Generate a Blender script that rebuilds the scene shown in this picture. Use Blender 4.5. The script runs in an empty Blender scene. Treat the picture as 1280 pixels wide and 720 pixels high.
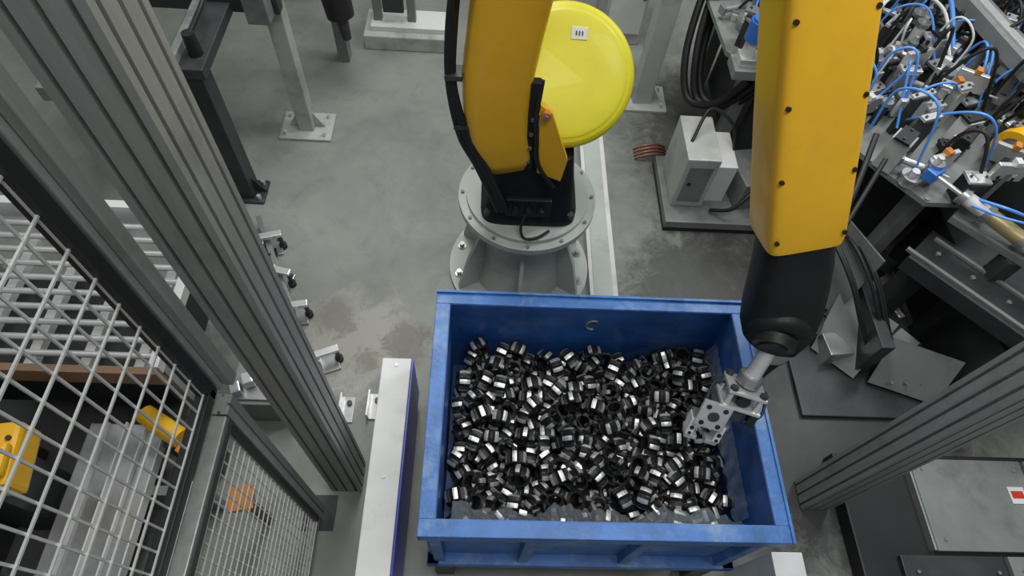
import bpy, bmesh, math, random
import numpy as np
from mathutils import Vector, Matrix, Euler
random.seed(7); rng=np.random.default_rng(5)
scene=bpy.context.scene
scene.view_settings.view_transform='Standard'
scene.view_settings.look='None'

# ---------------------------------------------------------------- materials
def mat(name,col,rough=.5,metal=0.,var=.12,scale=6.,bump=0.,dirt=None,dirtamt=.0,coat=0.,spec=.5,alpha=1.,stretch=None):
    m=bpy.data.materials.new(name); m.use_nodes=True
    nt=m.node_tree; n=nt.nodes; l=nt.links
    b=n['Principled BSDF']; b.inputs['Roughness'].default_value=rough; b.inputs['Metallic'].default_value=metal
    b.inputs['Coat Weight'].default_value=coat; b.inputs['Specular IOR Level'].default_value=spec
    b.inputs['Alpha'].default_value=alpha
    tc=n.new('ShaderNodeTexCoord'); mp=n.new('ShaderNodeMapping'); l.new(tc.outputs['Object'],mp.inputs['Vector'])
    if stretch: mp.inputs['Scale'].default_value=stretch
    no=n.new('ShaderNodeTexNoise'); no.inputs['Scale'].default_value=scale; no.inputs['Detail'].default_value=5; no.inputs['Roughness'].default_value=.62
    l.new(mp.outputs[0],no.inputs['Vector'])
    r=n.new('ShaderNodeValToRGB'); r.color_ramp.elements[0].position=.3; r.color_ramp.elements[1].position=.7
    r.color_ramp.elements[0].color=(*[c*(1-var) for c in col],1); r.color_ramp.elements[1].color=(*[min(1,c*(1+var)) for c in col],1)
    l.new(no.outputs['Fac'],r.inputs[0]); out=r.outputs[0]
    if dirt:
        n2=n.new('ShaderNodeTexNoise'); n2.inputs['Scale'].default_value=scale*.6; n2.inputs['Detail'].default_value=9; n2.inputs['Roughness'].default_value=.72
        l.new(tc.outputs['Object'],n2.inputs['Vector'])
        r2=n.new('ShaderNodeValToRGB'); r2.color_ramp.elements[0].position=.52; r2.color_ramp.elements[1].position=.66
        r2.color_ramp.elements[0].color=(0,0,0,1); r2.color_ramp.elements[1].color=(dirtamt,)*3+(1,)
        l.new(n2.outputs['Fac'],r2.inputs[0])
        mx=n.new('ShaderNodeMix'); mx.data_type='RGBA'; l.new(r2.outputs[0],mx.inputs[0]); l.new(out,mx.inputs[6]); mx.inputs[7].default_value=(*dirt,1)
        out=mx.outputs[2]
    l.new(out,b.inputs['Base Color'])
    if bump:
        bp=n.new('ShaderNodeBump'); bp.inputs['Strength'].default_value=bump; bp.inputs['Distance'].default_value=.005
        n3=n.new('ShaderNodeTexNoise'); n3.inputs['Scale'].default_value=scale*8; l.new(tc.outputs['Object'],n3.inputs['Vector'])
        l.new(n3.outputs['Fac'],bp.inputs['Height']); l.new(bp.outputs[0],b.inputs['Normal'])
    return m

M={}
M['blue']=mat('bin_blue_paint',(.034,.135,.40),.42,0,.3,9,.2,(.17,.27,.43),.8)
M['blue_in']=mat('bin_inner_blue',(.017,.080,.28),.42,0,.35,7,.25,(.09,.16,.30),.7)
M['yel']=mat('robot_yellow',(.78,.42,.014),.38,0,.06,3,.05,(.50,.28,.03),.3,coat=.15)
M['lime']=mat('robot_lime_yellow',(.60,.55,.012),.42,0,.05,3,.0,(.5,.42,.03),.3,coat=.05)
M['black']=mat('black_cover',(.009,.009,.010),.5,0,.3,8,.2,spec=.3)
M['rubber']=mat('black_rubber',(.013,.013,.014),.5,0,.2,8,spec=.4)
M['alu']=mat('aluminium_profile',(.30,.305,.295),.42,.4,.12,7,0,(.16,.16,.15),.4,stretch=(6,6,.5))
M['aludk']=mat('aluminium_slot',(.05,.05,.05),.6,.2,.1)
M['steel']=mat('machined_steel',(.40,.40,.41),.3,.75,.15,9)
M['bsteel']=mat('bright_metal',(.68,.68,.68),.28,.6,.12,12)
M['dsteel']=mat('dark_steel',(.045,.047,.05),.45,.3,.3,5,.1)
M['gpaint']=mat('pedestal_grey_paint',(.41,.43,.405),.42,0,.08,4,.0,(.2,.2,.18),.6)
M['gpaint2']=mat('machine_grey_paint',(.18,.19,.185),.42,0,.15,4,.0,(.07,.07,.07),.6)
M['white']=mat('white_paint',(.62,.62,.62),.4,0,.05,6,.0,(.36,.36,.34),.4)
M['blueside']=mat('blue_film',(.03,.03,.42),.35,0,.15,6)
M['wire']=mat('fence_wire',(.52,.52,.50),.4,.3,.08,10)
M['bluep']=mat('blue_plastic',(.03,.14,.50),.35,0,.1)
M['bluehose']=mat('blue_hose',(.10,.32,.85),.3,0,.1)
M['orange']=mat('orange_plastic',(.55,.2,.03),.45,0,.15)
M['copper']=mat('copper_pipe',(.26,.11,.07),.45,.5,.15)
M['brass']=mat('brass',(.50,.40,.2),.35,.6,.15)
M['red']=mat('red_plastic',(.5,.03,.02),.4)
M['brown']=mat('brown_board',(.20,.12,.07),.6,0,.25)
M['land']=mat('race_ground_land',(.66,.65,.63),.42,.75,.12,30)
M['groove']=mat('race_track_dark',(.012,.012,.013),.42,.2,.3,30,spec=.35)
M['bore']=mat('race_bore_dark',(.018,.018,.02),.5,.2,.4,30,spec=.35)
M['sign']=mat('sign_yellow',(.8,.5,.03),.5)

# ---------------------------------------------------------------- builder
class B:
    def __init__(s,name,parent=None):
        s.name=name; s.v=[]; s.f=[]; s.m=[]; s.sm=[]; s.slots=[]; s.parent=parent
    def mi(s,k):
        if k not in s.slots: s.slots.append(k)
        return s.slots.index(k)
    def add(s,vs,fs,k,smooth=False):
        o=len(s.v); i=s.mi(k)
        s.v.extend([tuple(v) for v in vs])
        for f in fs:
            s.f.append([a+o for a in f]); s.m.append(i); s.sm.append(smooth)
    def box(s,c,d,k,rot=(0,0,0),bev=.0,R=None):
        bm=bmesh.new(); bmesh.ops.create_cube(bm,size=1); 
        for v in bm.verts: v.co=Vector((v.co.x*d[0],v.co.y*d[1],v.co.z*d[2]))
        if bev>0:
            bmesh.ops.bevel(bm,geom=bm.edges[:],offset=min(bev,min(d)*.45),segments=2,profile=.6,affect='EDGES')
        if R is None: R=Euler(rot).to_matrix()
        bm.verts.ensure_lookup_table()
        vs=[R@v.co+Vector(c) for v in bm.verts]; fs=[[v.index for v in f.verts] for f in bm.faces]
        bm.free(); s.add(vs,fs,k)
    def bx(s,x0,x1,y0,y1,z0,z1,k,bev=0):
        s.box(((x0+x1)/2,(y0+y1)/2,(z0+z1)/2),(abs(x1-x0),abs(y1-y0),abs(z1-z0)),k,bev=bev)
    def beam(s,p0,p1,w,h,k,bev=.003):
        p0=Vector(p0);p1=Vector(p1);d=p1-p0;L=d.length;d.normalize()
        up=Vector((0,0,1)) if abs(d.z)<.9 else Vector((0,1,0))
        x=d.cross(up).normalized(); z=x.cross(d).normalized()
        R=Matrix((x,d,z)).transposed()
        s.box((p0+p1)/2,(w,L,h),k,bev=bev,R=R)
    def cyl(s,p0,p1,r0,r1,k,seg=24,cap=None,smooth=True):
        p0=Vector(p0);p1=Vector(p1);d=(p1-p0).normalized()
        a=d.orthogonal().normalized(); b=d.cross(a)
        A=[p0+(a*math.cos(t)+b*math.sin(t))*r0 for t in [2*math.pi*i/seg for i in range(seg)]]
        C=[p1+(a*math.cos(t)+b*math.sin(t))*r1 for t in [2*math.pi*i/seg for i in range(seg)]]
        s.add(A+C,[[i,(i+1)%seg,seg+(i+1)%seg,seg+i] for i in range(seg)],k,smooth)
        s.add(A,[list(range(seg))[::-1]],cap or k); s.add(C,[list(range(seg))],cap or k)
    def tube(s,pts,r,k,seg=10,sub=8):
        P=[Vector(p) for p in pts]
        if len(P)>2:
            Q=[]
            E=[P[0]*2-P[1]]+P+[P[-1]*2-P[-2]]
            for i in range(1,len(E)-2):
                for j in range(sub):
                    t=j/sub; a,b,c,d=E[i-1],E[i],E[i+1],E[i+2]
                    Q.append(.5*((2*b)+(c-a)*t+(2*a-5*b+4*c-d)*t*t+(3*b-a-3*c+d)*t**3))
            Q.append(P[-1]); P=Q
        vs=[];fs=[]
        nrm=None
        for i,p in enumerate(P):
            d=(P[min(i+1,len(P)-1)]-P[max(i-1,0)]).normalized()
            nrm=d.orthogonal().normalized() if nrm is None else (nrm-d*nrm.dot(d)).normalized()
            b=d.cross(nrm)
            for j in range(seg):
                t=2*math.pi*j/seg; vs.append(p+(nrm*math.cos(t)+b*math.sin(t))*r)
        for i in range(len(P)-1):
            for j in range(seg):
                fs.append([i*seg+j,i*seg+(j+1)%seg,(i+1)*seg+(j+1)%seg,(i+1)*seg+j])
        s.add(vs,fs,k,True); s.add(vs[:seg],[list(range(seg))[::-1]],k); s.add(vs[-seg:],[list(range(seg))],k)
    def loft(s,secs,k,n=4.,seg=40,xd=(1,0,0),cap=True):
        C=[Vector(q[0]) for q in secs]; vs=[];fs=[]
        for i,q in enumerate(secs):
            d=(C[min(i+1,len(C)-1)]-C[max(i-1,0)]).normalized()
            x=Vector(xd); x=(x-d*x.dot(d)).normalized(); y=d.cross(x)
            for j in range(seg):
                t=2*math.pi*j/seg; c=math.cos(t); sn=math.sin(t)
                px=math.copysign(abs(c)**(2/n),c)*q[1]; py=math.copysign(abs(sn)**(2/n),sn)*q[2]
                vs.append(C[i]+x*px+y*py)
        for i in range(len(secs)-1):
            for j in range(seg):
                fs.append([i*seg+j,i*seg+(j+1)%seg,(i+1)*seg+(j+1)%seg,(i+1)*seg+j])
        s.add(vs,fs,k,True)
        if cap: s.add(vs[:seg],[list(range(seg))[::-1]],k); s.add(vs[-seg:],[list(range(seg))],k)
    def prism(s,poly,z0,z1,k):
        n=len(poly); vs=[(x,y,z0) for x,y in poly]+[(x,y,z1) for x,y in poly]
        s.add(vs,[[i,(i+1)%n,n+(i+1)%n,n+i] for i in range(n)]+[list(range(n))[::-1],list(range(n,2*n))],k)
    def quadplate(s,a,b,c,d,t,k):
        a,b,c,d=map(Vector,(a,b,c,d)); nn=(b-a).cross(d-a).normalized()*t
        vs=[a,b,c,d,a+nn,b+nn,c+nn,d+nn]
        s.add(vs,[[3,2,1,0],[4,5,6,7],[0,1,5,4],[1,2,6,5],[2,3,7,6],[3,0,4,7]],k)
    def dome(s,c,axis,r,h,k,seg=48,rings=10,n=2.6):
        ax=Vector(axis).normalized(); a=ax.orthogonal().normalized(); b=ax.cross(a); c=Vector(c)
        vs=[];fs=[]
        for i in range(rings):
            t=(math.pi/2)*i/(rings-1)*.985
            rr=r*math.cos(t)**(2/n); hh=h*math.sin(t)**(2/n)
            for j in range(seg):
                p=2*math.pi*j/seg; vs.append(c+a*math.cos(p)*rr+b*math.sin(p)*rr+ax*hh)
        for i in range(rings-1):
            for j in range(seg): fs.append([i*seg+j,i*seg+(j+1)%seg,(i+1)*seg+(j+1)%seg,(i+1)*seg+j])
        fs.append([(rings-1)*seg+j for j in range(seg)])
        s.add(vs,fs,k,True)
    def bolt(s,c,axis,r,k='dsteel',h=.006):
        c=Vector(c);a=Vector(axis).normalized(); s.cyl(c,c+a*h,r,r,k,10)
    def extr(s,cx,cy,w,d,z0,z1,k='alu',slots=2,sw=.012,sd=.012):
        def side(L,n):
            pts=[(-L/2,0)]
            for i in range(n):
                c=-L/2+L*(i+.5)/n
                pts+=[(c-sw/2,0),(c-sw/2,-sd),(c+sw/2,-sd),(c+sw/2,0)]
            return pts
        ring=[]
        for ang,L,o,n in ((0,w,d/2,slots),(90,d,w/2,slots),(180,w,d/2,slots),(270,d,w/2,slots)):
            a=math.radians(-ang)
            for (t,q) in side(L,n):
                x=t; y=o+q
                ring.append((cx+x*math.cos(a)-y*math.sin(a),cy+x*math.sin(a)+y*math.cos(a)))
        n=len(ring); vs=[(x,y,z0) for x,y in ring]+[(x,y,z1) for x,y in ring]
        s.add(vs,[[i,n+i,n+(i+1)%n,(i+1)%n] for i in range(n)]+[list(range(n)),list(range(n,2*n))[::-1]],k)
    def done(s):
        me=bpy.data.meshes.new(s.name); me.from_pydata(s.v,[],s.f)
        for k in s.slots: me.materials.append(M[k])
        me.polygons.foreach_set('material_index',s.m); me.polygons.foreach_set('use_smooth',s.sm)
        me.update(); o=bpy.data.objects.new(s.name,me); scene.collection.objects.link(o)
        if s.parent: o.parent=s.parent
        return o
def empty(name):
    e=bpy.data.objects.new(name,None); scene.collection.objects.link(e); e.empty_display_size=.1; return e

# ---------------------------------------------------------------- room
def floor_mat():
    m=bpy.data.materials.new('worn_epoxy_floor'); m.use_nodes=True; nt=m.node_tree;n=nt.nodes;l=nt.links
    b=n['Principled BSDF']; tc=n.new('ShaderNodeTexCoord')
    def noise(sc,det,ro,dist=0):
        x=n.new('ShaderNodeTexNoise'); x.inputs['Scale'].default_value=sc;x.inputs['Detail'].default_value=det;x.inputs['Roughness'].default_value=ro;x.inputs['Distortion'].default_value=dist
        l.new(tc.outputs['Object'],x.inputs['Vector']); return x.outputs['Fac']
    def ramp(f,p0,c0,p1,c1):
        r=n.new('ShaderNodeValToRGB'); e=r.color_ramp.elements; e[0].position=p0;e[0].color=(*c0,1);e[1].position=p1;e[1].color=(*c1,1); l.new(f,r.inputs[0]); return r.outputs[0]
    def mix(f,a,b_,mode='MIX'):
        x=n.new('ShaderNodeMix');x.data_type='RGBA';x.blend_type=mode
        if hasattr(f,'links'): l.new(f,x.inputs[0])
        else: x.inputs[0].default_value=f
        for i,s in ((6,a),(7,b_)):
            if isinstance(s,tuple): x.inputs[i].default_value=(*s,1)
            else: l.new(s,x.inputs[i])
        return x.outputs[2]
    base=ramp(noise(1.1,7,.65,.4),.32,(.165,.172,.157),.68,(.265,.272,.25))
    base=mix(ramp(noise(5,9,.75,.8),.5,(0,0,0),.75,(.5,.5,.5)),base,(.105,.107,.095))
    base=mix(ramp(noise(16,9,.8,.2),.62,(0,0,0),.75,(.5,.5,.5)),base,(.36,.365,.34))
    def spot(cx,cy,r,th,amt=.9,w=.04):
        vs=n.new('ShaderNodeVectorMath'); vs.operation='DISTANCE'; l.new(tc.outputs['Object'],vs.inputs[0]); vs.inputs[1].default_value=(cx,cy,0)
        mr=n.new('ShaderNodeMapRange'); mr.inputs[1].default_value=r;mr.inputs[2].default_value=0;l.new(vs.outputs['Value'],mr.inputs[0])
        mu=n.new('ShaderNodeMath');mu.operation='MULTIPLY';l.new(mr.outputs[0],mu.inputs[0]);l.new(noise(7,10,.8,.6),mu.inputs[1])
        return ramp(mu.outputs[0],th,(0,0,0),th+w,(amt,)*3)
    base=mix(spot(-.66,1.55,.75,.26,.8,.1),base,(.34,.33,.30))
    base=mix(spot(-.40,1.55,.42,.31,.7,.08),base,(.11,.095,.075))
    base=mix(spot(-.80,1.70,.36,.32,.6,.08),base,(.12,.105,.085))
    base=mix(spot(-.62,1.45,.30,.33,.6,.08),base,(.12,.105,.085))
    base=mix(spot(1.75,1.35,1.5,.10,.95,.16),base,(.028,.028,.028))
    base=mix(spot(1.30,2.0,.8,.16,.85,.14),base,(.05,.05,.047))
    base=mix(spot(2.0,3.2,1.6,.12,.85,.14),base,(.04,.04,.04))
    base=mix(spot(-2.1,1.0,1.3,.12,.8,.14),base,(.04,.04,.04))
    l.new(base,b.inputs['Base Color'])
    rr=ramp(noise(3,6,.6),.3,(.38,.38,.38),.7,(.58,.58,.58)); l.new(rr,b.inputs['Roughness'])
    bp=n.new('ShaderNodeBump');bp.inputs['Strength'].default_value=.1;bp.inputs['Distance'].default_value=.01;l.new(noise(14,5,.6),bp.inputs['Height']);l.new(bp.outputs[0],b.inputs['Normal'])
    return m
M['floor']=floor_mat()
M['wall']=mat('wall_paint',(.4,.41,.41),.7,0,.05,2)
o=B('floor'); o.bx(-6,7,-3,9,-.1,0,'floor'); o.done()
o=B('wall_back'); o.bx(-6,7,9,9.1,0,5,'wall'); o.done()
o=B('wall_left'); o.bx(-6.1,-6,-3,9,0,5,'wall'); o.done()
o=B('wall_right'); o.bx(7,7.1,-3,9,0,5,'wall'); o.done()

# ---------------------------------------------------------------- parts bin
o=B('parts_bin')
x0,x1,y0,y1,zt=-.18,1.055,.385,1.305,.98
rw=.055
for (a,b) in (((x0,y0),(x1,y0+rw)),((x0,y1-rw),(x1,y1))):
    o.bx(a[0],b[0],a[1],b[1],zt-.012,zt,'blue',.003)
for (a,b) in (((x0,y0+rw),(x0+rw,y1-rw)),((x1-rw,y0+rw),(x1,y1-rw))):
    o.bx(a[0],b[0],a[1],b[1],zt-.012,zt-.0005,'blue',.003)
o.bx(x0,x1,y0,y0+.01,zt-.065,zt-.006,'blue'); o.bx(x0,x1,y1-.01,y1,zt-.065,zt+.012,'blue')
o.bx(x0,x0+.01,y0,y1,zt-.065,zt-.006,'blue'); o.bx(x1-.01,x1,y0,y1,zt-.065,zt+.006,'blue')
zb=.42
ox0,ox1,oy0,oy1=x0+.045,x1-.045,y0+.045,y1-.045
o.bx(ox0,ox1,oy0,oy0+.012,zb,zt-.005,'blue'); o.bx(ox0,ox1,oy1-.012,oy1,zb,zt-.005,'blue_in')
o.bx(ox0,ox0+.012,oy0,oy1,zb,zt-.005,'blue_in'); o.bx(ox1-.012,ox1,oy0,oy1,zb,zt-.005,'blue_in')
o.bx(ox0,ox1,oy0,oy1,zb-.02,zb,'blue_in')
for x in (-.13,.20,.60,.99):
    o.bx(x-.02,x+.02,y0+.012,oy0,zb,zt-.06,'blue',.003)
    o.bx(x-.02,x+.02,oy1,y1-.012,zb,zt-.06,'blue',.003)
for y in (.44,.72,.98,1.25):
    o.bx(x0+.012,ox0,y-.02,y+.02,zb,zt-.06,'blue',.003)
    o.bx(ox1,x1-.012,y-.02,y+.02,zb,zt-.06,'blue',.003)
o.bx(x0,x1,y0,y0+.05,zb-.06,zb,'blue',.004); o.bx(x0,x1,y1-.05,y1,zb-.06,zb,'blue',.004)
o.bx(x0,x0+.05,y0,y1,zb-.06,zb,'blue',.004); o.bx(x1-.05,x1,y0,y1,zb-.06,zb,'blue',.004)
o.tube([(.46+.028*math.cos(t),oy1-.014,zt-.13+.035*math.sin(t)) for t in [math.radians(a) for a in range(60,310,25)]],.005,'gpaint2',6,2)
for cx,cy in ((x0+.06,y0+.06),(x1-.06,y0+.06),(x0+.06,y1-.06),(x1-.06,y1-.06)):
    o.bx(cx-.04,cx+.04,cy-.04,cy+.04,.0,zb-.02,'dsteel',.004)
o.done()
lm=bpy.data.materials.new('clear_plastic_film'); lm.use_nodes=True
pb=lm.node_tree.nodes['Principled BSDF']; pb.inputs['Base Color'].default_value=(.5,.55,.62,1); pb.inputs['Roughness'].default_value=.08; pb.inputs['Alpha'].default_value=.20; pb.inputs['Specular IOR Level'].default_value=1.0
tx=lm.node_tree.nodes.new('ShaderNodeTexNoise'); tx.inputs['Scale'].default_value=18; tx.inputs['Distortion'].default_value=1.5; bpn=lm.node_tree.nodes.new('ShaderNodeBump'); bpn.inputs['Strength'].default_value=.9
lm.node_tree.links.new(tx.outputs['Fac'],bpn.inputs['Height']); lm.node_tree.links.new(bpn.outputs[0],pb.inputs['Normal'])
M['film']=lm
o=B('plastic_liner')
def liner(p0,p1,nrm,k='film',nu=150,nv=10,seed=1,wd=.035,dz=.11):
    p0=Vector(p0);p1=Vector(p1);nrm=Vector(nrm);vs=[];fs=[];r=random.Random(seed)
    for i in range(nu):
        u=i*.5
        e=.5+.5*math.sin(u*.35+seed)*math.cos(u*.13)
        f1=math.sin(u*1.7+seed)+.6*math.sin(u*3.1+1.3*seed); 
        for j in range(nv):
            t=j/(nv-1)
            p=p0.lerp(p1,i/(nu-1)); w=.008+wd*t**1.1*(.5+.6*e)
            w+= .006*t*math.sin(u*1.1+t*5)+.003*f1*(.3+t)
            vs.append(p+nrm*max(.004,w)+Vector((0,0,.02-dz*t**.8+.005*f1*(1-t*.5)+.004*math.sin(u*2.3+t*7)+.002*r.random())))
    for i in range(nu-1):
        for j in range(nv-1): fs.append([i*nv+j,(i+1)*nv+j,(i+1)*nv+j+1,i*nv+j+1])
    o.add(vs,fs,k,True)
liner((-.08,.448,.82),(.97,.448,.82),(0,1,0),wd=.085,dz=.075); liner((.990,.5,.80),(.990,1.2,.80),(-1,0,0),seed=3,nu=100,wd=.02)
o.done()

# ---------------------------------------------------------------- inner races
NA=48; base=[];rows=[(-.027,.039),(-.0215,.0435),(-.008,.0465),(.008,.0465),(.0215,.0435),(.027,.039)]
for z,r in rows:
    for j in range(NA):
        ph=j%8; g={0:0,1:0,2:0,3:0,4:.004,5:.0075,6:.0075,7:.004}[ph]
        t=2*math.pi*j/NA; base.append(((r-g)*math.cos(t),(r-g)*math.sin(t),z))
for z,r in ((.025,.027),(-.025,.027)):
    for j in range(NA):
        t=2*math.pi*j/NA; base.append((r*math.cos(t),r*math.sin(t),z))
nr=8; bf=[];bm_=[]
for i in range(nr):
    for j in range(NA):
        a=i*NA+j;b=i*NA+(j+1)%NA;i2=(i+1)%nr
        bf.append((a,b,i2*NA+(j+1)%NA,i2*NA+j))
        if i in(1,2,3): bm_.append(0 if (j%8) in (0,1,2) else 1)
        elif i in (0,4): bm_.append(2 if (j%8) in (0,1,2) else 1)
        elif i==6: bm_.append(1)
        else: bm_.append(2)
base=np.array(base); bf=np.array(bf); bm_=np.array(bm_)
inst=[]
for L in range(5):
    sp=.078
    for ix in range(16):
        for iy in range(12):
            x=-.08+ix*sp+(L%2)*.037+rng.uniform(-.02,.02); y=.485+iy*sp+(L%2)*.037+rng.uniform(-.02,.02)
            if not(-.078<x<.958 and .490<y<1.20): continue
            hz=.70+.018*math.sin(x*5+1)*math.cos(y*6)+.014*math.sin(y*9+x*4)
            z=hz-(4-L)*.038+rng.uniform(-.014,.018)
            if L==4 and rng.random()<.42: continue
            inst.append((x,y,z))
allv=[];allf=[];allm=[]
for k,(x,y,z) in enumerate(inst):
    e=Euler((rng.uniform(0,6.28),rng.uniform(0,6.28),rng.uniform(0,6.28))).to_matrix()
    R=np.array(e); s=rng.uniform(.92,1.0)
    allv.append(base@R.T*s+np.array((x,y,z))); allf.append(bf+k*len(base)); allm.append(bm_)
V=np.concatenate(allv);F=np.concatenate(allf);MI=np.concatenate(allm)
me=bpy.data.meshes.new('inner_races'); me.from_pydata(V.tolist(),[],F.tolist())
for k in('land','groove','bore'): me.materials.append(M[k])
me.polygons.foreach_set('material_index',MI.tolist()); me.update()
ro=bpy.data.objects.new('inner_races',me); scene.collection.objects.link(ro)

# ---------------------------------------------------------------- pedestal
o=B('robot_pedestal'); cx,cy=.21,2.10
o.cyl((cx,cy,0),(cx,cy,.03),.41,.41,'gpaint',72)
o.cyl((cx,cy,.03),(cx,cy,.22),.27,.235,'gpaint',48); o.cyl((cx,cy,.22),(cx,cy,.62),.235,.22,'gpaint',48)
o.cyl((cx,cy,.62),(cx,cy,.655),.35,.35,'gpaint',64); o.cyl((cx,cy,.655),(cx,cy,.68),.31,.31,'gpaint',64)
for a in range(28,388,60):
    c=math.cos(math.radians(a));s_=math.sin(math.radians(a)); t=Vector((-s_,c,0))*.01; p=lambda r,z:Vector((cx+c*r,cy+s_*r,z))
    A=[p(.2,.03),p(.39,.03),p(.39,.06),p(.33,.30),p(.24,.52),p(.2,.52)]
    o.add([q-t for q in A]+[q+t for q in A],[[0,1,2,3,4,5],[11,10,9,8,7,6]]+[[i,6+i,6+(i+1)%6,(i+1)%6] for i in range(6)],'gpaint')
    for da in (-14,14):
        q=Vector((cx+.36*math.cos(math.radians(a+da)),cy+.36*math.sin(math.radians(a+da)),.03))
        o.cyl(q,q+Vector((0,0,.035)),.014,.014,'steel',8); o.cyl(q,q+Vector((0,0,.008)),.024,.024,'steel',14)
for a in range(0,360,30):
    q=Vector((cx+.33*math.cos(math.radians(a)),cy+.33*math.sin(math.radians(a)),.655)); o.bolt(q,(0,0,1),.009,'gpaint2',.010)
o.done()

# ---------------------------------------------------------------- robot
rob=empty('industrial_robot')
o=B('base_housing',rob)
o.loft([((cx,2.10,.681),.235,.22),((cx,2.10,.72),.235,.22),((cx,2.10,.74),.215,.20),((cx,2.11,.90),.20,.19),((cx,2.12,1.05),.18,.17)],'black',6)
for sx in (-1,1):
    for sy in (-1,1): o.cyl((cx+sx*.2,2.1+sy*.185,.72),(cx+sx*.2,2.1+sy*.185,.745),.018,.018,'dsteel',10)
o.bx(cx-.12,cx+.10,1.885,1.92,.74,.86,'black',.01)
for i in range(3): o.cyl((cx-.07+.06*i,1.885,.80),(cx-.07+.06*i,1.855,.80),.018,.018,'rubber',14)
o.tube([(cx-.02,1.86,.80),(cx-.04,1.82,.74),(cx-.02,1.79,.70),(cx+.04,1.80,.695),(cx+.10,1.84,.70)],.007,'rubber',8)
o.done()
o=B('turning_body',rob)
ax=Vector((-.02,-.66,.75))
c0=Vector((.318,2.225,1.31)); axn=ax.normalized()
prof=[(-.19,.285),(-.16,.305),(-.03,.310),(-.015,.308),(-.004,.300),(.004,.288),(.008,.272)]
for (h0,r0),(h1,r1) in zip(prof[:-1],prof[1:]): o.cyl(c0+axn*h0,c0+axn*h1,r0,r1,'lime',80)
o.dome(c0+axn*.008,ax,.272,.012,'lime',n=2,seg=80,rings=14)
o.cyl((.30,2.26,1.02),(.30,2.26,1.2),.17,.17,'black',40)
yb=(Vector((0,0,1))-axn*axn.z).normalized(); xb=yb.cross(axn)
Rm=Matrix((xb,yb,axn)).transposed()
o.box(c0+axn*.018+yb*.17+xb*.05,(.07,.052,.005),'white',(0,0,0),.012,R=Rm)
for i in(-1,0,1): o.box(c0+axn*.021+yb*.17+xb*(.05+.013*i),(.006,.018,.002),'dsteel',R=Rm)
o.done()
o=B('lower_arm',rob)
o.loft([((.11,2.03,.98),.06,.07),((.105,2.03,1.00),.10,.10),((.085,2.03,1.06),.125,.115),((.045,2.03,1.2),.135,.12),((.03,2.03,1.35),.14,.12),((.03,2.03,1.5),.14,.12),((.05,2.03,1.7),.14,.12),((.075,2.03,1.9),.14,.12),((.10,2.02,2.2),.14,.12),((.11,2.0,2.45),.13,.12)],'yel',4.5)
o.cyl((.14,2.03,1.12),(.25,2.03,1.12),.10,.10,'black',36)
o.cyl((.25,2.03,1.12),(.27,2.03,1.12),.075,.07,'dsteel',30)
o.bx(.155,.20,1.93,1.97,1.02,1.50,'rubber',.01)
o.add([Vector(p) for p in ((.20,1.90,1.42),(.25,1.90,1.38),(.345,1.90,1.12),(.33,1.90,.99),(.22,1.90,1.04),(.20,1.93,1.42),(.25,1.93,1.38),(.345,1.93,1.12),(.33,1.93,.99),(.22,1.93,1.04))],
  [[4,3,2,1,0],[5,6,7,8,9]]+[[i,(i+1)%5,5+(i+1)%5,5+i] for i in range(5)],'yel')
o.cyl((.225,1.905,1.38),(.225,1.88,1.38),.020,.020,'orange',14); o.cyl((.225,1.88,1.38),(.225,1.87,1.38),.010,.010,'steel',14)
for z in (1.08,1.16,1.24,1.32): o.bolt((.178,1.93,z),(0,-1,0),.009,'steel',.01)
o.done()
o=B('dress_cable',rob)
for dx in (0,.022,.04):
    o.tube([(-.08+dx*.5,1.98+dx,2.4),(-.12+dx*.4,1.96+dx,2.0),(-.155+dx*.5,1.95+dx,1.7),(-.16+dx*.5,1.95,1.45),(-.12+dx,1.94,1.2),(-.05+dx,1.92,1.05),(.01+dx,1.89,.92),(.06+dx,1.87,.80)],.013,'rubber',10)
for z,x in ((1.85,-.13),(1.5,-.155),(1.25,-.125)): o.box((x+.015,1.965,z),(.07,.07,.025),'dsteel',bev=.005)
o.tube([(.20,1.95,1.5),(.19,1.91,1.35),(.20,1.90,1.25),(.22,1.89,1.1),(.3,1.88,.97)],.010,'rubber',8)
o.done()
o=B('elbow_link',rob)
o.loft([((-.03,2.02,2.52),.10,.12),((.05,2.0,2.55),.16,.16),((.3,1.85,2.62),.17,.16),((.55,1.62,2.66),.16,.15),((.66,1.50,2.66),.13,.13)],'yel',4,xd=(0,0,1))
o.cyl((-.12,2.02,2.48),(.0,2.02,2.52),.13,.13,'black',36)
o.done()
o=B('forearm',rob)
T=Vector((.765,1.42,2.30)); E=Vector((.955,1.175,1.61)); d=(E-T).normalized()
P=lambda t:T+(E-T)*t
o.loft([(P(-.55),.112,.11),(P(-.1),.113,.11),(P(0),.112,.11),(P(.25),.114,.11),(P(.5),.116,.11),(P(.75),.116,.108),(P(.96),.116,.105),(P(1.0),.110,.10)],'yel',7,64,xd=(1,0.02,0))
xv=Vector((1,.02,0)); xv=(xv-d*xv.dot(d)).normalized(); yv=d.cross(xv); fn=yv if yv.y<0 else -yv
for t,w in ((.10,.112),(.38,.114),(.66,.116),(.93,.116)):
    for sx in (-1,1): o.bolt(P(t)+xv*sx*(w-.020)+fn*(.104),fn,.007,'rubber',.007)
for s_ in (0.1,.4,.7,.93): o.bolt(P(s_)+xv*.112+fn*.05,xv,.008,'rubber',.006)
o.loft([(P(-.16),.116,.114),(P(-.0),.116,.114)],'rubber',8,56,xd=(1,.02,0))
o.done()
o=B('wrist_cover',rob)
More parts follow.
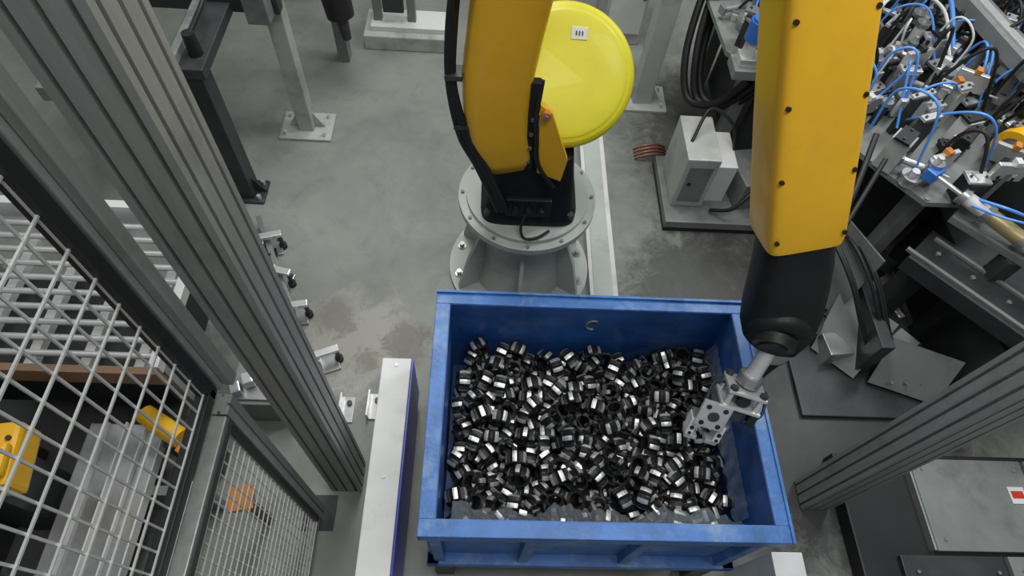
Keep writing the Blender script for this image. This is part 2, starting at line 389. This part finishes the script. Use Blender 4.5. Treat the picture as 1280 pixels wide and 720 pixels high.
o.loft([(P(.99),.105,.095),(P(1.03),.110,.10),(P(1.12),.114,.105),((.985,1.10,1.45),.118,.11),((.995,1.06,1.36),.12,.115),((.995,1.02,1.29),.112,.11),((.985,.985,1.24),.085,.085),((.98,.975,1.22),.04,.04)],'black',2.8,48)
o.dome((.975,.99,1.345),(-.10,-.75,-.1),.098,.05,'black',n=3)
o.cyl((.96,.955,1.335),(.95,.925,1.325),.070,.066,'black',36,cap='dsteel'); o.cyl((.95,.925,1.325),(.948,.918,1.323),.045,.045,'black',30)
o.done()
o=B('wrist_hose',rob)
o.tube([(1.08,1.12,1.42),(1.18,1.2,1.3),(1.26,1.35,1.25),(1.38,1.55,1.35),(1.5,1.8,1.45)],.012,'rubber',8)
o.tube([(1.07,1.14,1.5),(1.14,1.2,1.42),(1.3,1.4,1.38),(1.45,1.62,1.5)],.009,'rubber',8)
o.done()
o=B('gripper',rob)
S0=Vector((.965,.945,1.27)); S1=Vector((.925,.875,1.145))
o.cyl(S0,S1,.028,.028,'bsteel',28); o.cyl(S0.lerp(S1,.75),S1,.042,.042,'steel',28)
Rg=Euler((math.radians(-30),math.radians(6),math.radians(-14))).to_matrix()
c=Vector((.92,.865,1.135))
g=lambda x,y,z:c+Rg@Vector((x,y,z))
o.box(g(0,0,0),(.135,.12,.014),'bsteel',bev=.004,R=Rg)
o.box(g(0,0,-.062),(.14,.12,.014),'bsteel',bev=.004,R=Rg)
for sx in(-1,1):
    for sy in(-1,1):
        o.cyl(g(sx*.052,sy*.046,.015),g(sx*.052,sy*.046,-.07),.010,.010,'bsteel',14)
        o.bolt(g(sx*.052,sy*.046,.007),Rg@Vector((0,0,1)),.014,'dsteel',.012)
o.box(g(0,0,-.03),(.06,.06,.05),'dsteel',bev=.006,R=Rg)
o.cyl(g(.0,-.03,-.03),g(.0,-.05,-.03),.022,.022,'rubber',20)
o.box(g(-.035,0,-.095),(.12,.09,.055),'dsteel',bev=.006,R=Rg)
o.box(g(-.075,-.055,-.115),(.105,.016,.11),'bsteel',bev=.004,R=Rg)
for dx,dz in((-.105,-.08),(-.045,-.08),(-.105,-.15),(-.045,-.15)): o.cyl(g(dx,-.062,dz),g(dx,-.0655,dz),.009,.009,'rubber',16)
o.cyl(g(-.075,-.062,-.115),g(-.075,-.0655,-.115),.020,.020,'dsteel',20)
o.box(g(-.065,-.02,-.155),(.13,.06,.022),'steel',bev=.004,R=Rg)
for sx,q in((-.12,1),(-.02,-1)):
    o.box(g(sx,-.025,-.19),(.026,.055,.075),'white',bev=.004,R=Rg)
    o.box(g(sx+q*.012,-.025,-.235),(.045,.045,.018),'bsteel',bev=.004,R=Rg)
    o.cyl(g(sx,-.052,-.19),g(sx,-.0555,-.19),.008,.008,'rubber',14)
    o.cyl(g(sx,-.052,-.215),g(sx,-.0555,-.215),.006,.006,'rubber',14)
o.box(g(.055,-.04,-.09),(.03,.03,.05),'rubber',bev=.004,R=Rg)
o.tube([g(.055,.02,-.02),g(.09,.03,-.02),g(.09,-.02,-.08),g(.03,-.05,-.11)],.0055,'rubber',8)
o.tube([g(-.05,.03,-.02),g(-.09,.03,-.03),g(-.11,-.02,-.07),g(-.10,-.04,-.10)],.005,'rubber',8)
o.done()

# ---------------------------------------------------------------- guide rails beside bin
o=B('guide_rail')
o.bx(-.44,-.31,.05,1.235,.10,.50,'white',.004); o.bx(-.309,-.302,.05,1.235,.10,.485,'blueside'); 
for y in (.3,1.0): o.bx(-.42,-.33,y-.06,y+.06,0,.10,'dsteel',.004)
for y in(.2,.7,1.2): o.bolt((-.375,y,.5),(0,0,1),.008,'steel',.004)
o.done()
o=B('guide_rail'); o.bx(1.13,1.25,-.1,.42,.10,.62,'white',.004)
for y in (.0,.34): o.bx(1.15,1.23,y-.06,y+.06,0,.10,'dsteel',.004)
o.done()

# ---------------------------------------------------------------- aluminium posts
for (px,py) in ((-.61,.83),(1.67,.79)):
    o=B('aluminium_post')
    o.extr(px,py,.14,.14,.012,3.6,'alu',3,.011,.014)
    o.bx(px-.067+.0,px+.067,py-.067,py+.067,.0,.012,'dsteel')
    o.done()
# ---------------------------------------------------------------- safety fence (left)
fe=empty('safety_fence')
def meshpanel(o,X,y0,y1,z0,z1,sty,stz,r):
    n=int((y1-y0)/sty)
    for i in range(n+1):
        y=y0+(y1-y0)*i/n; o.bx(X-r,X+r,y-r,y+r,z0,z1,'wire')
    n=int((z1-z0)/stz)
    for i in range(n+1):
        z=z0+(z1-z0)*i/n; o.bx(X+r,X+3*r,y0,y1,z-r,z+r,'wire')
o=B('upper_mesh_panel',fe); meshpanel(o,-.755,-.60,.655,1.45,3.3,.050,.095,.0025); o.done()
o=B('upper_frame',fe)
o.bx(-.775,-.735,-.62,.68,1.405,1.445,'rubber',.004); o.bx(-.775,-.735,.655,.69,1.405,3.4,'rubber',.004)
o.bx(-.79,-.73,.695,.76,1.39,3.4,'alu',.004); o.bx(-.728,-.70,.71,.745,1.39,3.4,'alu',.004)
o.done()
o=B('lower_mesh_panel',fe); meshpanel(o,-.725,-.60,.60,.10,1.33,.036,.05,.0020); o.done()
o=B('lower_frame',fe)
o.extr(-.725,.655,.05,.06,0,1.385,'alu',1,.008,.008)
o.bx(-.745,-.700,-.62,.62,1.335,1.385,'alu',.004); o.bx(-.745,-.705,-.62,.62,.05,.095,'alu',.004)
o.bx(-.70,-.694,-.62,.62,1.345,1.375,'aludk'); 
o.bx(-.715,-.70,.60,.618,.1,1.33,'rubber')
o.bx(-.80,-.65,.58,.74,0,.012,'dsteel',.003)
o.done()

# ---------------------------------------------------------------- behind the fence (left)
o=B('roller_conveyor')
for x in (-2.4,-1.27):
    o.bx(x-.02,x+.02,1.02,1.78,.74,.80,'white',.004)
    for y in (1.05,1.7): o.bx(x-.02,x+.02,y-.02,y+.02,0,.74,'gpaint2')
for i in range(10):
    o.cyl((-2.38,1.08+.07*i,.77),(-1.29,1.08+.07*i,.77),.014,.014,'bsteel',12)
o.bx(-2.4,-1.25,.99,1.02,.70,.80,'brown'); o.bx(-2.4,-1.25,1.78,1.82,.72,.82,'white')
for i in range(5): o.bx(-2.3+.22*i,-2.26+.22*i,1.03,1.7,.62,.66,'white')
o.bx(-2.3,-1.4,1.1,1.6,.2,.5,'dsteel')
o.done()
o=B('yellow_gearbox')
o.box((-1.80,.66,.72),(.30,.24,.14),'yel',(0,0,.15),.02); o.box((-1.70,.64,.81),(.10,.12,.04),'yel',(0,0,.15),.015)
o.cyl((-1.86,.66,.79),(-1.86,.66,.83),.04,.04,'dsteel',24); o.bx(-2.0,-1.78,.56,.76,.0,.65,'dsteel',.01)
for dx in(-.11,.11):
    for dy in(-.07,.07): o.bolt((-1.80+dx,.66+dy,.79),(0,0,1),.010,'dsteel',.008)
o.done()
o=B('yellow_motor')
o.box((-1.30,.88,.48),(.18,.08,.07),'yel',(0,0,-.5),.02); o.cyl((-1.40,.94,.5),(-1.22,.84,.5),.04,.04,'yel',24)
o.box((-1.18,.80,.5),(.05,.08,.08),'orange',(0,0,-.5),.01); o.bx(-1.32,-1.2,.82,.94,0,.44,'dsteel',.01)
o.done()
o=B('sheet_metal_chute')
for i in range(4):
    x=-1.72+.085*i
    o.bx(x,x+.078,.10,.96,.28,.31,'steel',.004); o.bx(x+.078,x+.085,.10,.96,.28,.335,'white')
o.cyl((-1.20,.1,.33),(-1.20,.70,.33),.04,.04,'white',28); o.bx(-1.72,-1.16,.1,.14,0,.28,'gpaint2'); o.bx(-1.72,-1.16,.66,.70,0,.28,'gpaint2')
o.done()
o=B('orange_bracket'); o.box((-.95,.62,.42),(.10,.10,.03),'orange',(0,0,.2),.006); o.box((-.95,.62,.21),(.04,.04,.42),'brown',bev=.004); o.done()
o=B('dark_machine_base')
o.bx(-3.0,-.95,-.6,.05,.0,.5,'dsteel',.01)
for i in range(18):
    x=random.uniform(-2.8,-1.1);y=random.uniform(-.4,0); o.box((x,y,.53),(random.uniform(.05,.2),random.uniform(.05,.2),.08),random.choice(['gpaint2','steel','yel','rubber']),(0,0,random.random()),.006)
o.done()
o=B('tool_trolley')
o.bx(-2.9,-2.05,.12,.92,0,.55,'dsteel',.01)
for i in range(14):
    x=random.uniform(-2.8,-2.12);y=random.uniform(.2,.85); o.box((x,y,.58),(random.uniform(.04,.16),random.uniform(.04,.16),.07),random.choice(['gpaint2','steel','brown','rubber']),(0,0,random.random()),.006)
o.done()
o=B('warning_sign'); 
a=Vector((-1.15,.17,.62)); o.add([a,a+Vector((.10,0,0)),a+Vector((.05,.02,.09)),a+Vector((0,.006,0)),a+Vector((.10,.006,0)),a+Vector((.05,.026,.09))],[[0,1,2],[5,4,3],[0,3,4,1],[1,4,5,2],[2,5,3,0]],'sign')
o.add([a+Vector((.025,-.002,.012)),a+Vector((.075,-.002,.012)),a+Vector((.05,.009,.062))],[[0,1,2]],'rubber'); o.bx(-1.105,-1.095,.175,.19,0,.62,'gpaint2'); o.done()

# ---------------------------------------------------------------- floor clamps, feet
def clamp(px,py,rz):
    o=B('floor_clamp'); R=Euler((0,0,rz)).to_matrix(); c=Vector((px,py,0)); q=lambda x,y,z:c+R@Vector((x,y,z))
    o.box(q(0,0,.01),(.16,.12,.02),'steel',bev=.003,R=R); o.box(q(-.03,0,.07),(.05,.08,.10),'steel',bev=.004,R=R)
    o.box(q(.02,0,.13),(.16,.04,.025),'bsteel',bev=.004,R=R); o.cyl(q(.085,0,.12),q(.085,0,.03),.012,.012,'dsteel',14)
    o.cyl(q(.085,0,.03),q(.085,0,.0),.022,.022,'rubber',14); o.box(q(-.10,.02,.06),(.05,.05,.12),'gpaint2',bev=.004,R=R)
    o.tube([q(-.08,.03,.1),q(-.12,.08,.14),q(-.06,.13,.06),q(-.1,.2,.02)],.007,'rubber',6)
    for sx in(-1,1): o.bolt(q(sx*.065,.045,.02),(0,0,1),.01,'dsteel',.01)
    o.done()
clamp(-1.27,2.15,.3); clamp(-1.17,1.93,-.2); clamp(-1.04,1.70,.2); clamp(-.83,1.42,.4)
o=B('floor_beam'); o.beam((-1.45,2.3,.04),(-1.0,1.45,.04),.10,.08,'gpaint2'); o.beam((-1.35,2.33,.07),(-.98,1.6,.07),.03,.04,'steel'); o.done()
for fx,fy in ((-.67,1.17),(-.53,1.19)):
    o=B('anchor_bracket'); o.bx(fx-.035,fx+.035,fy-.07,fy+.07,0,.012,'steel',.003); o.bx(fx-.035,fx-.023,fy-.07,fy+.07,.012,.07,'bsteel',.003); o.bolt((fx+.01,fy+.03,.012),(0,0,1),.014,'dsteel',.015); o.done()
o=B('side_machine')
o.bx(-1.20,-.90,1.10,1.38,0,.22,'gpaint2',.01); o.bx(-1.18,-.92,1.12,1.36,.22,.235,'steel',.003)
for i in range(5): o.box((-1.15+.05*i,1.16+.045*i,.26+.01*(i%3)),(.05,.06,.06),random.choice(['bsteel','steel','rubber']),(0,0,.4),.006)
o.done()

def leg(name,px,py,h,s,kk='gpaint2',pl=.18):
    o=B(name); o.box((px,py,.01),(pl*2,pl*1.5,.02),kk,bev=.003)
    o.box((px,py,h/2),(s,s,h),kk,bev=.008)
    for sx in(-1,1):
        for sy in(-1,1):
            o.cyl((px+sx*pl*.75,py+sy*pl*.5,.02),(px+sx*pl*.75,py+sy*pl*.5,.05),.013,.013,'bsteel',8)
    for a in ((s*.5,0),(-s*.5,0)):
        sg=1 if a[0]>0 else -1
        o.add([(px+a[0],py-.005,.02),(px+a[0]+sg*.07,py-.005,.02),(px+a[0],py-.005,.14),(px+a[0],py+.005,.02),(px+a[0]+sg*.07,py+.005,.02),(px+a[0],py+.005,.14)],[[0,1,2],[5,4,3],[0,3,4,1],[1,4,5,2],[2,5,3,0]],kk)
    return o
o=leg('machine_leg',-1.22,3.17,.94,.10,'gpaint',.17); o.done()
o=leg('machine_leg',-1.49,2.58,.94,.12,'dsteel',.12); o.done()
o=B('overhead_conveyor')
o.bx(-2.3,-1.15,3.05,3.12,.94,1.06,'dsteel',.005); o.bx(-2.3,-1.15,3.5,3.57,.94,1.06,'gpaint2',.005)
o.bx(-2.3,-1.15,3.12,3.5,.98,1.0,'dsteel'); 
for i in range(9): o.cyl((-2.2+.12*i,3.12,1.02),(-2.2+.12*i,3.5,1.02),.03,.03,'gpaint2',16)
o.bx(-1.60,-1.40,2.5,3.05,.94,1.0,'dsteel',.006); o.bx(-1.56,-1.52,2.48,3.05,1.0,1.05,'gpaint2',.006); o.bx(-2.1,-1.9,2.3,3.05,.94,1.02,'gpaint2',.006)
o.bx(-1.30,-1.18,2.95,3.05,.94,1.10,'gpaint2',.006); o.cyl((-1.46,2.62,1.0),(-1.46,2.62,1.12),.035,.03,'rubber',18); o.tube([(-1.46,2.62,1.1),(-1.4,2.8,1.2),(-1.5,3.0,1.15),(-1.7,3.1,1.08)],.012,'rubber',8)
for x,y in ((-2.2,3.08),(-2.0,2.4)): o.bx(x-.04,x+.04,y-.04,y+.04,0,.94,'gpaint2')
o.done()

# ---------------------------------------------------------------- background top centre
o=B('control_stand')
o.bx(-.95,-.28,4.02,4.35,.0,.12,'gpaint',.01); o.bx(-.90,-.33,4.08,4.30,.12,.16,'white',.004)
for x in (-.85,-.60): o.bx(x-.03,x+.03,4.15,4.21,.12,1.6,'gpaint2',.005)
o.bx(-.88,-.57,4.17,4.19,.5,1.3,'gpaint',.004); o.bx(-.80,-.65,4.12,4.16,.25,.42,'dsteel',.005)
o.done()
o=B('hanging_tool')
o.cyl((-1.05,3.75,.95),(-1.0,3.70,.50),.11,.09,'rubber',28); o.cyl((-1.0,3.70,.50),(-.98,3.68,.34),.045,.03,'dsteel',20); o.box((-1.07,3.77,1.05),(.22,.18,.2),'rubber',bev=.03)
o.bx(-1.12,-1.04,3.86,3.96,0,1.3,'gpaint2',.005); o.box((-1.08,3.85,1.1),(.06,.12,.06),'dsteel',bev=.004)
o.done()
o=B('background_fence')
for i in range(26): o.bx(-.2+.05*i-.003,-.2+.05*i+.003,4.9,4.906,.1,1.9,'wire')
for i in range(36): o.bx(-.2,1.06,4.906,4.912,.1+.05*i,.106+.05*i,'wire')
for x in(-.24,.43,1.1): o.bx(x-.03,x+.03,4.87,4.94,0,2.0,'white',.004)
o.bx(-.24,1.1,4.88,4.93,.04,.10,'white',.004)
o.done()
o=B('background_cabinet'); o.bx(.85,1.15,4.25,4.75,0,.9,'gpaint',.01); o.bx(.87,1.13,4.24,4.25,.1,.8,'white',.004); o.bx(1.1,1.12,4.22,4.24,.4,.5,'rubber'); o.done()
o=B('background_machine')
o.bx(-4.5,-1.3,4.6,5.6,0,1.2,'gpaint2',.02); o.bx(-4.2,-1.5,4.55,4.6,.2,1.0,'gpaint',.01)
for i in range(5): o.bx(-4.1+.55*i,-3.7+.55*i,4.53,4.55,.3,.9,'dsteel',.005)
o.done()

# ---------------------------------------------------------------- floor duct, leg
o=B('cable_duct'); o.bx(.625,.79,1.45,3.2,0,.035,'white',.004); o.bx(.65,.76,1.45,3.2,.035,.04,'gpaint'); o.done()
am=empty('assembly_machine')
o=B('control_cabinet',am)
o.bx(1.12,1.78,2.42,2.98,.03,.09,'gpaint2',.006); o.bx(1.12,1.78,2.42,2.98,0,.03,'rubber')
o.bx(1.16,1.36,2.55,2.92,.09,.50,'gpaint',.008); o.bx(1.38,1.50,2.60,2.9,.09,.40,'white',.006)
o.box((1.62,2.7,.2),(.16,.3,.22),'gpaint2',(0,0,.2),.008)
o.bx(1.19,1.33,2.546,2.55,.14,.44,'gpaint2',.002); o.bolt((1.22,2.546,.30),(0,-1,0),.012,'rubber')
o.tube([(1.4,2.5,.12),(1.5,2.45,.2),(1.6,2.5,.3),(1.7,2.6,.35)],.012,'rubber')
o.tube([(1.2,2.7,.5),(1.3,2.85,.62),(1.45,2.8,.55),(1.5,2.75,.4)],.010,'rubber')
o.done()
o=leg('machine_leg',1.10,3.62,1.1,.13,'gpaint'); o.done()
o=B('copper_manifold')
for i in range(4): o.tube([(1.0,3.02+.03*i,.012),(1.08,3.02+.03*i,.05),(1.16,3.03+.03*i,.05),(1.22,3.05+.03*i,.012)],.008,'copper',8)
o.done()

# ---------------------------------------------------------------- assembly machine (right)
o=B('base_frame',am)
plate=[(1.30,3.75),(1.34,3.05),(1.62,2.75),(1.95,2.22),(2.14,1.98),(2.42,1.98),(2.75,2.25),(3.7,2.4),(3.7,3.95),(1.30,3.95)]
o.prism(plate,.84,.87,'gpaint2')
o.prism([(1.62,3.8),(1.65,3.1),(2.05,2.5),(2.3,2.25),(2.6,2.5),(3.6,2.6),(3.6,3.8)],.05,.84,'dsteel')
for x,y in ((1.55,3.1),(2.2,2.1),(2.7,2.35),(1.55,3.8)): o.bx(x-.04,x+.04,y-.04,y+.04,0,.84,'gpaint2',.005)
for p in plate: o.bolt((p[0]*.96+.09,p[1]*.96+.1,.87),(0,0,1),.014,'steel',.01)
o.done()
o=B('fixtures',am)
rr=random.Random(11)
def inpoly(x,y):
    c=False;n=len(plate);j=n-1
    for i in range(n):
        xi,yi=plate[i];xj,yj=plate[j]
        if (yi>y)!=(yj>y) and x<(xj-xi)*(y-yi)/(yj-yi)+xi: c=not c
        j=i
    return c
cnt=0
while cnt<360:
    x=rr.uniform(1.33,3.6);y=rr.uniform(2.0,3.9)
    if not inpoly(x,y): continue
    cnt+=1; h=rr.uniform(.03,.24); k=rr.choice(['steel','bsteel','gpaint2','gpaint','dsteel','dsteel','rubber','white','bsteel','rubber','dsteel'])
    rz=rr.choice([.0,.35,.35,-.5,.8]); t=rr.random(); R=Euler((0,0,rz)).to_matrix(); c=Vector((x,y,.87))
    if t<.42:
        w=rr.uniform(.03,.13);dd=rr.uniform(.03,.10)
        o.box(c+Vector((0,0,h/2)),(w,dd,h),k,(0,0,rz),.004)
        o.box(c+Vector((0,0,h+.008)),(w*1.3,dd*.8,.016),rr.choice(['bsteel','steel','rubber']),(0,0,rz),.002)
        for s_ in(-1,1): o.bolt(c+R@Vector((s_*w*.45,0,h+.016)),(0,0,1),.007,'dsteel',.008)
    elif t<.66:
        r=rr.uniform(.012,.042); o.cyl(c,c+Vector((0,0,h)),r,r,k,20); o.cyl(c+Vector((0,0,h)),c+Vector((0,0,h+.02)),r*1.25,r*1.25,'steel',20); o.cyl(c+Vector((0,0,h+.02)),c+Vector((0,0,h+.05)),r*.5,r*.5,'bsteel',14)
    elif t<.86:
        L=rr.uniform(.1,.26); a=R@Vector((L/2,0,0)); z=Vector((0,0,rr.uniform(.06,.2)))
        o.cyl(c+z-a,c+z+a,.018,.018,k,16); o.cyl(c+z+a,c+z+a*1.6,.007,.007,'bsteel',10); o.box(c+z*.5,(.03,.03,z.z),'dsteel',(0,0,rz),.003); o.box(c+z-a,(.02,.05,.05),'steel',(0,0,rz),.003); o.box(c+z+a,(.02,.05,.05),'rubber',(0,0,rz),.003)
    else:
        o.box(c+Vector((0,0,h)),(.16,.025,.10),'bsteel',(0.0,0,rz),.003); o.box(c+Vector((0,0,h/2)),(.03,.03,h),'steel',(0,0,rz),.003)
        o.box(c+Vector((0,0,h+.06)),(.03,.04,.03),rr.choice(['orange','white','bluep','white','rubber']),(0,0,rz),.003)
o.done()
o=B('blue_regulators',am)
for dx in (0,.13):
    o.cyl((1.40+dx,2.92,1.05),(1.40+dx,2.92,1.16),.052,.052,'bluep',28); o.cyl((1.40+dx,2.92,1.16),(1.40+dx,2.92,1.175),.042,.042,'bluep',28); o.cyl((1.40+dx,2.92,.87),(1.40+dx,2.92,1.05),.035,.035,'white',24)
o.cyl((1.52,2.79,1.02),(1.50,2.75,1.05),.040,.040,'dsteel',24,cap='white'); o.bx(1.36,1.60,2.87,2.97,.90,.95,'bsteel',.004)
o.bx(1.34,1.56,2.84,2.99,.84,.90,'gpaint2',.004)
o.done()
o=B('air_hoses',am)
def hose(n,k,r):
    i=0
    while i<n:
        x=rr.uniform(1.5,3.3);y=rr.uniform(2.1,3.6)
        dx=rr.uniform(-.35,.35);dy=rr.uniform(-.3,.3)
        if not inpoly(x+dx,y+dy) or not inpoly(x,y): continue
        i+=1
        h=rr.uniform(0,.14)
        o.tube([(x,y,.95),(x+dx*.2+rr.uniform(-.05,.05),y+dy*.1,1.10+h),(x+dx*.6,y+dy*.5+rr.uniform(-.08,.08),1.14+h),(x+dx,y+dy,.95)],r,k,8,6)
hose(26,'bluehose',.0065); hose(34,'rubber',.009); hose(12,'white',.006); hose(4,'orange',.005)
o.tube([(2.0,2.95,1.0),(2.02,3.1,1.22),(2.2,3.2,1.3),(2.42,3.12,1.25),(2.5,2.9,1.05)],.012,'bluehose',8)
o.tube([(1.98,2.9,1.0),(2.06,3.05,1.18),(2.2,3.12,1.25),(2.4,3.05,1.2),(2.46,2.85,1.05)],.009,'white',8)
o.tube([(2.30,1.95,.95),(2.36,1.86,1.0),(2.44,1.82,1.0),(2.56,1.80,.96),(2.64,1.7,.9)],.008,'bluehose',8)
o.tube([(2.28,1.9,.95),(2.33,1.8,1.0),(2.44,1.74,1.02),(2.55,1.74,.98),(2.62,1.64,.9)],.006,'bluehose',8)
for k,(dx,dz) in enumerate(((0,0),(.06,.05),(.11,-.04))):
    o.tube([(1.40+dx,3.75,1.0+dz),(1.30+dx,3.62,.85+dz),(1.25+dx,3.42,.55+dz),(1.30+dx,3.25,.35),(1.43+dx,3.1,.45),(1.53+dx,3.02,.7)],.024,'rubber',12)
for k in range(7):
    dx=rr.uniform(0,.3); o.tube([(1.65+dx,2.5-.3*dx,.83),(1.6+dx,2.35-.3*dx,.6),(1.7+dx,2.2,.3),(1.75+dx*1.2,2.05,.15)],.012,'rubber',8)
o.done()
o=B('slide_beam',am)
o.beam((2.55,3.75,1.16),(2.75,2.60,1.16),.13,.08,'gpaint2'); o.beam((2.55,3.75,1.205),(2.75,2.60,1.205),.05,.012,'bsteel'); 
for t in (.1,.9): 
    p=Vector((2.55,3.75,1.0)).lerp(Vector((2.75,2.60,1.0)),t); o.box((p.x,p.y,.99),(.1,.1,.26),'gpaint2',bev=.004)
o.cyl((2.58,2.24,.99),(2.80,2.38,.99),.095,.095,'yel',32); o.cyl((2.53,2.205,.99),(2.58,2.24,.99),.06,.06,'dsteel',24)
o.done()
o=B('pneumatic_cylinder',am)
a=Vector((2.26,1.98,.94));b=Vector((2.62,1.62,.88))
o.cyl(a,b,.035,.035,'white',24); o.cyl(a.lerp(b,.25),a.lerp(b,.62),.037,.037,'brass',24)
for t in(0,.25,.62,1): o.cyl(a.lerp(b,t),a.lerp(b,t+.06),.046,.046,'steel',20)
o.cyl(a,a-(b-a)*.3,.012,.012,'bsteel',14); o.box(a-(b-a)*.3,(.08,.06,.06),'bluep',(0,0,.6),.006)
o.beam((2.3,1.96,.82),(2.72,1.55,.82),.10,.04,'gpaint2'); o.beam((2.52,1.72,0),(2.52,1.72,.80),.08,.08,'dsteel')
o.done()
o=B('channel_frame',am)
o.beam((2.22,1.90,.60),(2.85,1.22,.60),.26,.10,'dsteel'); o.beam((2.30,1.93,.655),(2.93,1.25,.655),.02,.02,'gpaint2'); o.beam((2.13,1.86,.655),(2.76,1.18,.655),.02,.02,'gpaint2')
o.bx(2.55,3.4,1.3,2.3,.0,.5,'dsteel',.01)
for p in ((2.3,1.85),(2.8,1.3)): o.beam((p[0],p[1],0),(p[0],p[1],.54),.10,.10,'dsteel')
for i in range(5): o.bolt(Vector((2.22,1.90,.65)).lerp(Vector((2.85,1.22,.65)),.1+.2*i),(0,0,1),.012,'gpaint2',.01)
o.done()
o=B('sheet_metal_guard',am)
o.quadplate((1.72,2.35,.10),(1.98,1.75,.10),(2.02,1.80,.62),(1.78,2.38,.62),.01,'gpaint2')
o.quadplate((1.86,1.60,.04),(2.05,1.42,.04),(2.22,1.62,.30),(1.98,1.85,.30),.012,'gpaint2')
o.quadplate((2.12,1.40,.05),(2.45,1.28,.05),(2.52,1.42,.28),(2.18,1.55,.28),.012,'gpaint2')
o.bx(1.72,2.5,1.2,2.3,0,.03,'dsteel',.005)
o.bx(2.05,2.12,1.45,1.95,.03,.35,'dsteel',.004)
for i in range(4): o.bolt((2.2+.08*i,1.36,.12),(0,0,1),.01,'steel',.01)
for i in range(22): 
    o.box((rr.uniform(1.78,2.45),rr.uniform(1.5,2.25),.08),(rr.uniform(.04,.14),rr.uniform(.04,.14),rr.uniform(.08,.16)),rr.choice(['dsteel','gpaint2','rubber','steel']),(0,0,rr.random()),.005)
for k in range(5):
    q=rr.uniform(0,.25); o.tube([(1.75+q,2.2,.3),(1.72+q,2.0,.55),(1.8+q,1.75,.5),(1.95+q,1.55,.25),(2.1+q,1.45,.1)],.010,'rubber',8)
o.done()
o=B('coolant_bucket'); o.cyl((1.50,1.50,.0),(1.50,1.50,.26),.10,.12,'rubber',32,cap='dsteel'); o.cyl((1.50,1.50,.255),(1.50,1.50,.27),.128,.128,'dsteel',32,cap='rubber')
o.done()
o=B('floor_drain'); o.cyl((1.42,1.13,0),(1.42,1.13,.012),.06,.06,'dsteel',24); o.cyl((1.42,1.13,.012),(1.42,1.13,.02),.035,.035,'gpaint2',24); o.done()
o=B('machine_bed')
o.bx(1.78,3.4,-.2,.98,0,.10,'rubber',.01)
o.bx(2.15,2.72,.52,.95,.10,.13,'gpaint2',.004); o.bx(2.74,3.3,.50,.95,.10,.13,'gpaint2',.004)
o.bx(1.96,2.45,.05,.50,.10,.125,'dsteel',.004); o.bx(2.47,3.2,-.1,.50,.10,.13,'gpaint2',.004)
o.beam((2.13,.96,.12),(2.13,.52,.12),.012,.05,'steel')
for x,y in ((2.2,.57),(2.67,.57),(2.2,.90),(2.67,.90),(2.02,.43),(2.40,.43),(2.52,.44)): o.bolt((x,y,.13),(0,0,1),.008,'steel',.006)
o.bx(2.60,2.68,.74,.82,.131,.134,'white'); o.bx(2.61,2.67,.765,.80,.134,.136,'red')
o.done()

# ---------------------------------------------------------------- lights
def area(name,loc,target,sx,sy,e,col=(1,1,1)):
    L=bpy.data.lights.new(name,'AREA'); L.shape='RECTANGLE'; L.size=sx;L.size_y=sy;L.energy=e;L.color=col
    ob=bpy.data.objects.new(name,L); ob.location=loc; ob.rotation_euler=(Vector(target)-Vector(loc)).to_track_quat('-Z','Y').to_euler(); scene.collection.objects.link(ob)
area('ceiling_light',(-.2,3.6,5.2),(0,2.2,0),1.0,3.0,142,(1,1,.95))
area('ceiling_light',(.9,.2,5.2),(.6,1.2,0),2.4,.9,92,(.98,1,.98))
area('ceiling_light',(-3.2,2.5,5.0),(-1.5,2,0),.4,3,14,(.92,.97,1))
area('ceiling_light',(3.6,3.8,5.0),(2.6,3,0),.5,2.5,120,(.93,.98,1))
w=bpy.data.worlds.new('world'); scene.world=w; w.use_nodes=True
w.node_tree.nodes['Background'].inputs[0].default_value=(.88,.95,.96,1); w.node_tree.nodes['Background'].inputs[1].default_value=.25

# ---------------------------------------------------------------- camera
cam=bpy.data.cameras.new('camera'); co=bpy.data.objects.new('camera',cam); scene.collection.objects.link(co)
cam.sensor_width=36; cam.lens=782/1280*36; cam.clip_start=.05
Zc=Vector((.0595,.5298,.8456)).normalized(); Yc=Vector((.0068,.8474,-.5310)); Yc=(Yc-Zc*Yc.dot(Zc)).normalized(); Xc=Yc.cross(Zc)
R=Matrix(((Xc.x,Xc.y,Xc.z),(Yc.x,Yc.y,Yc.z),(Zc.x,Zc.y,Zc.z)))
co.matrix_world=Matrix.Translation((0,0,3.1))@R.to_4x4()
scene.camera=co
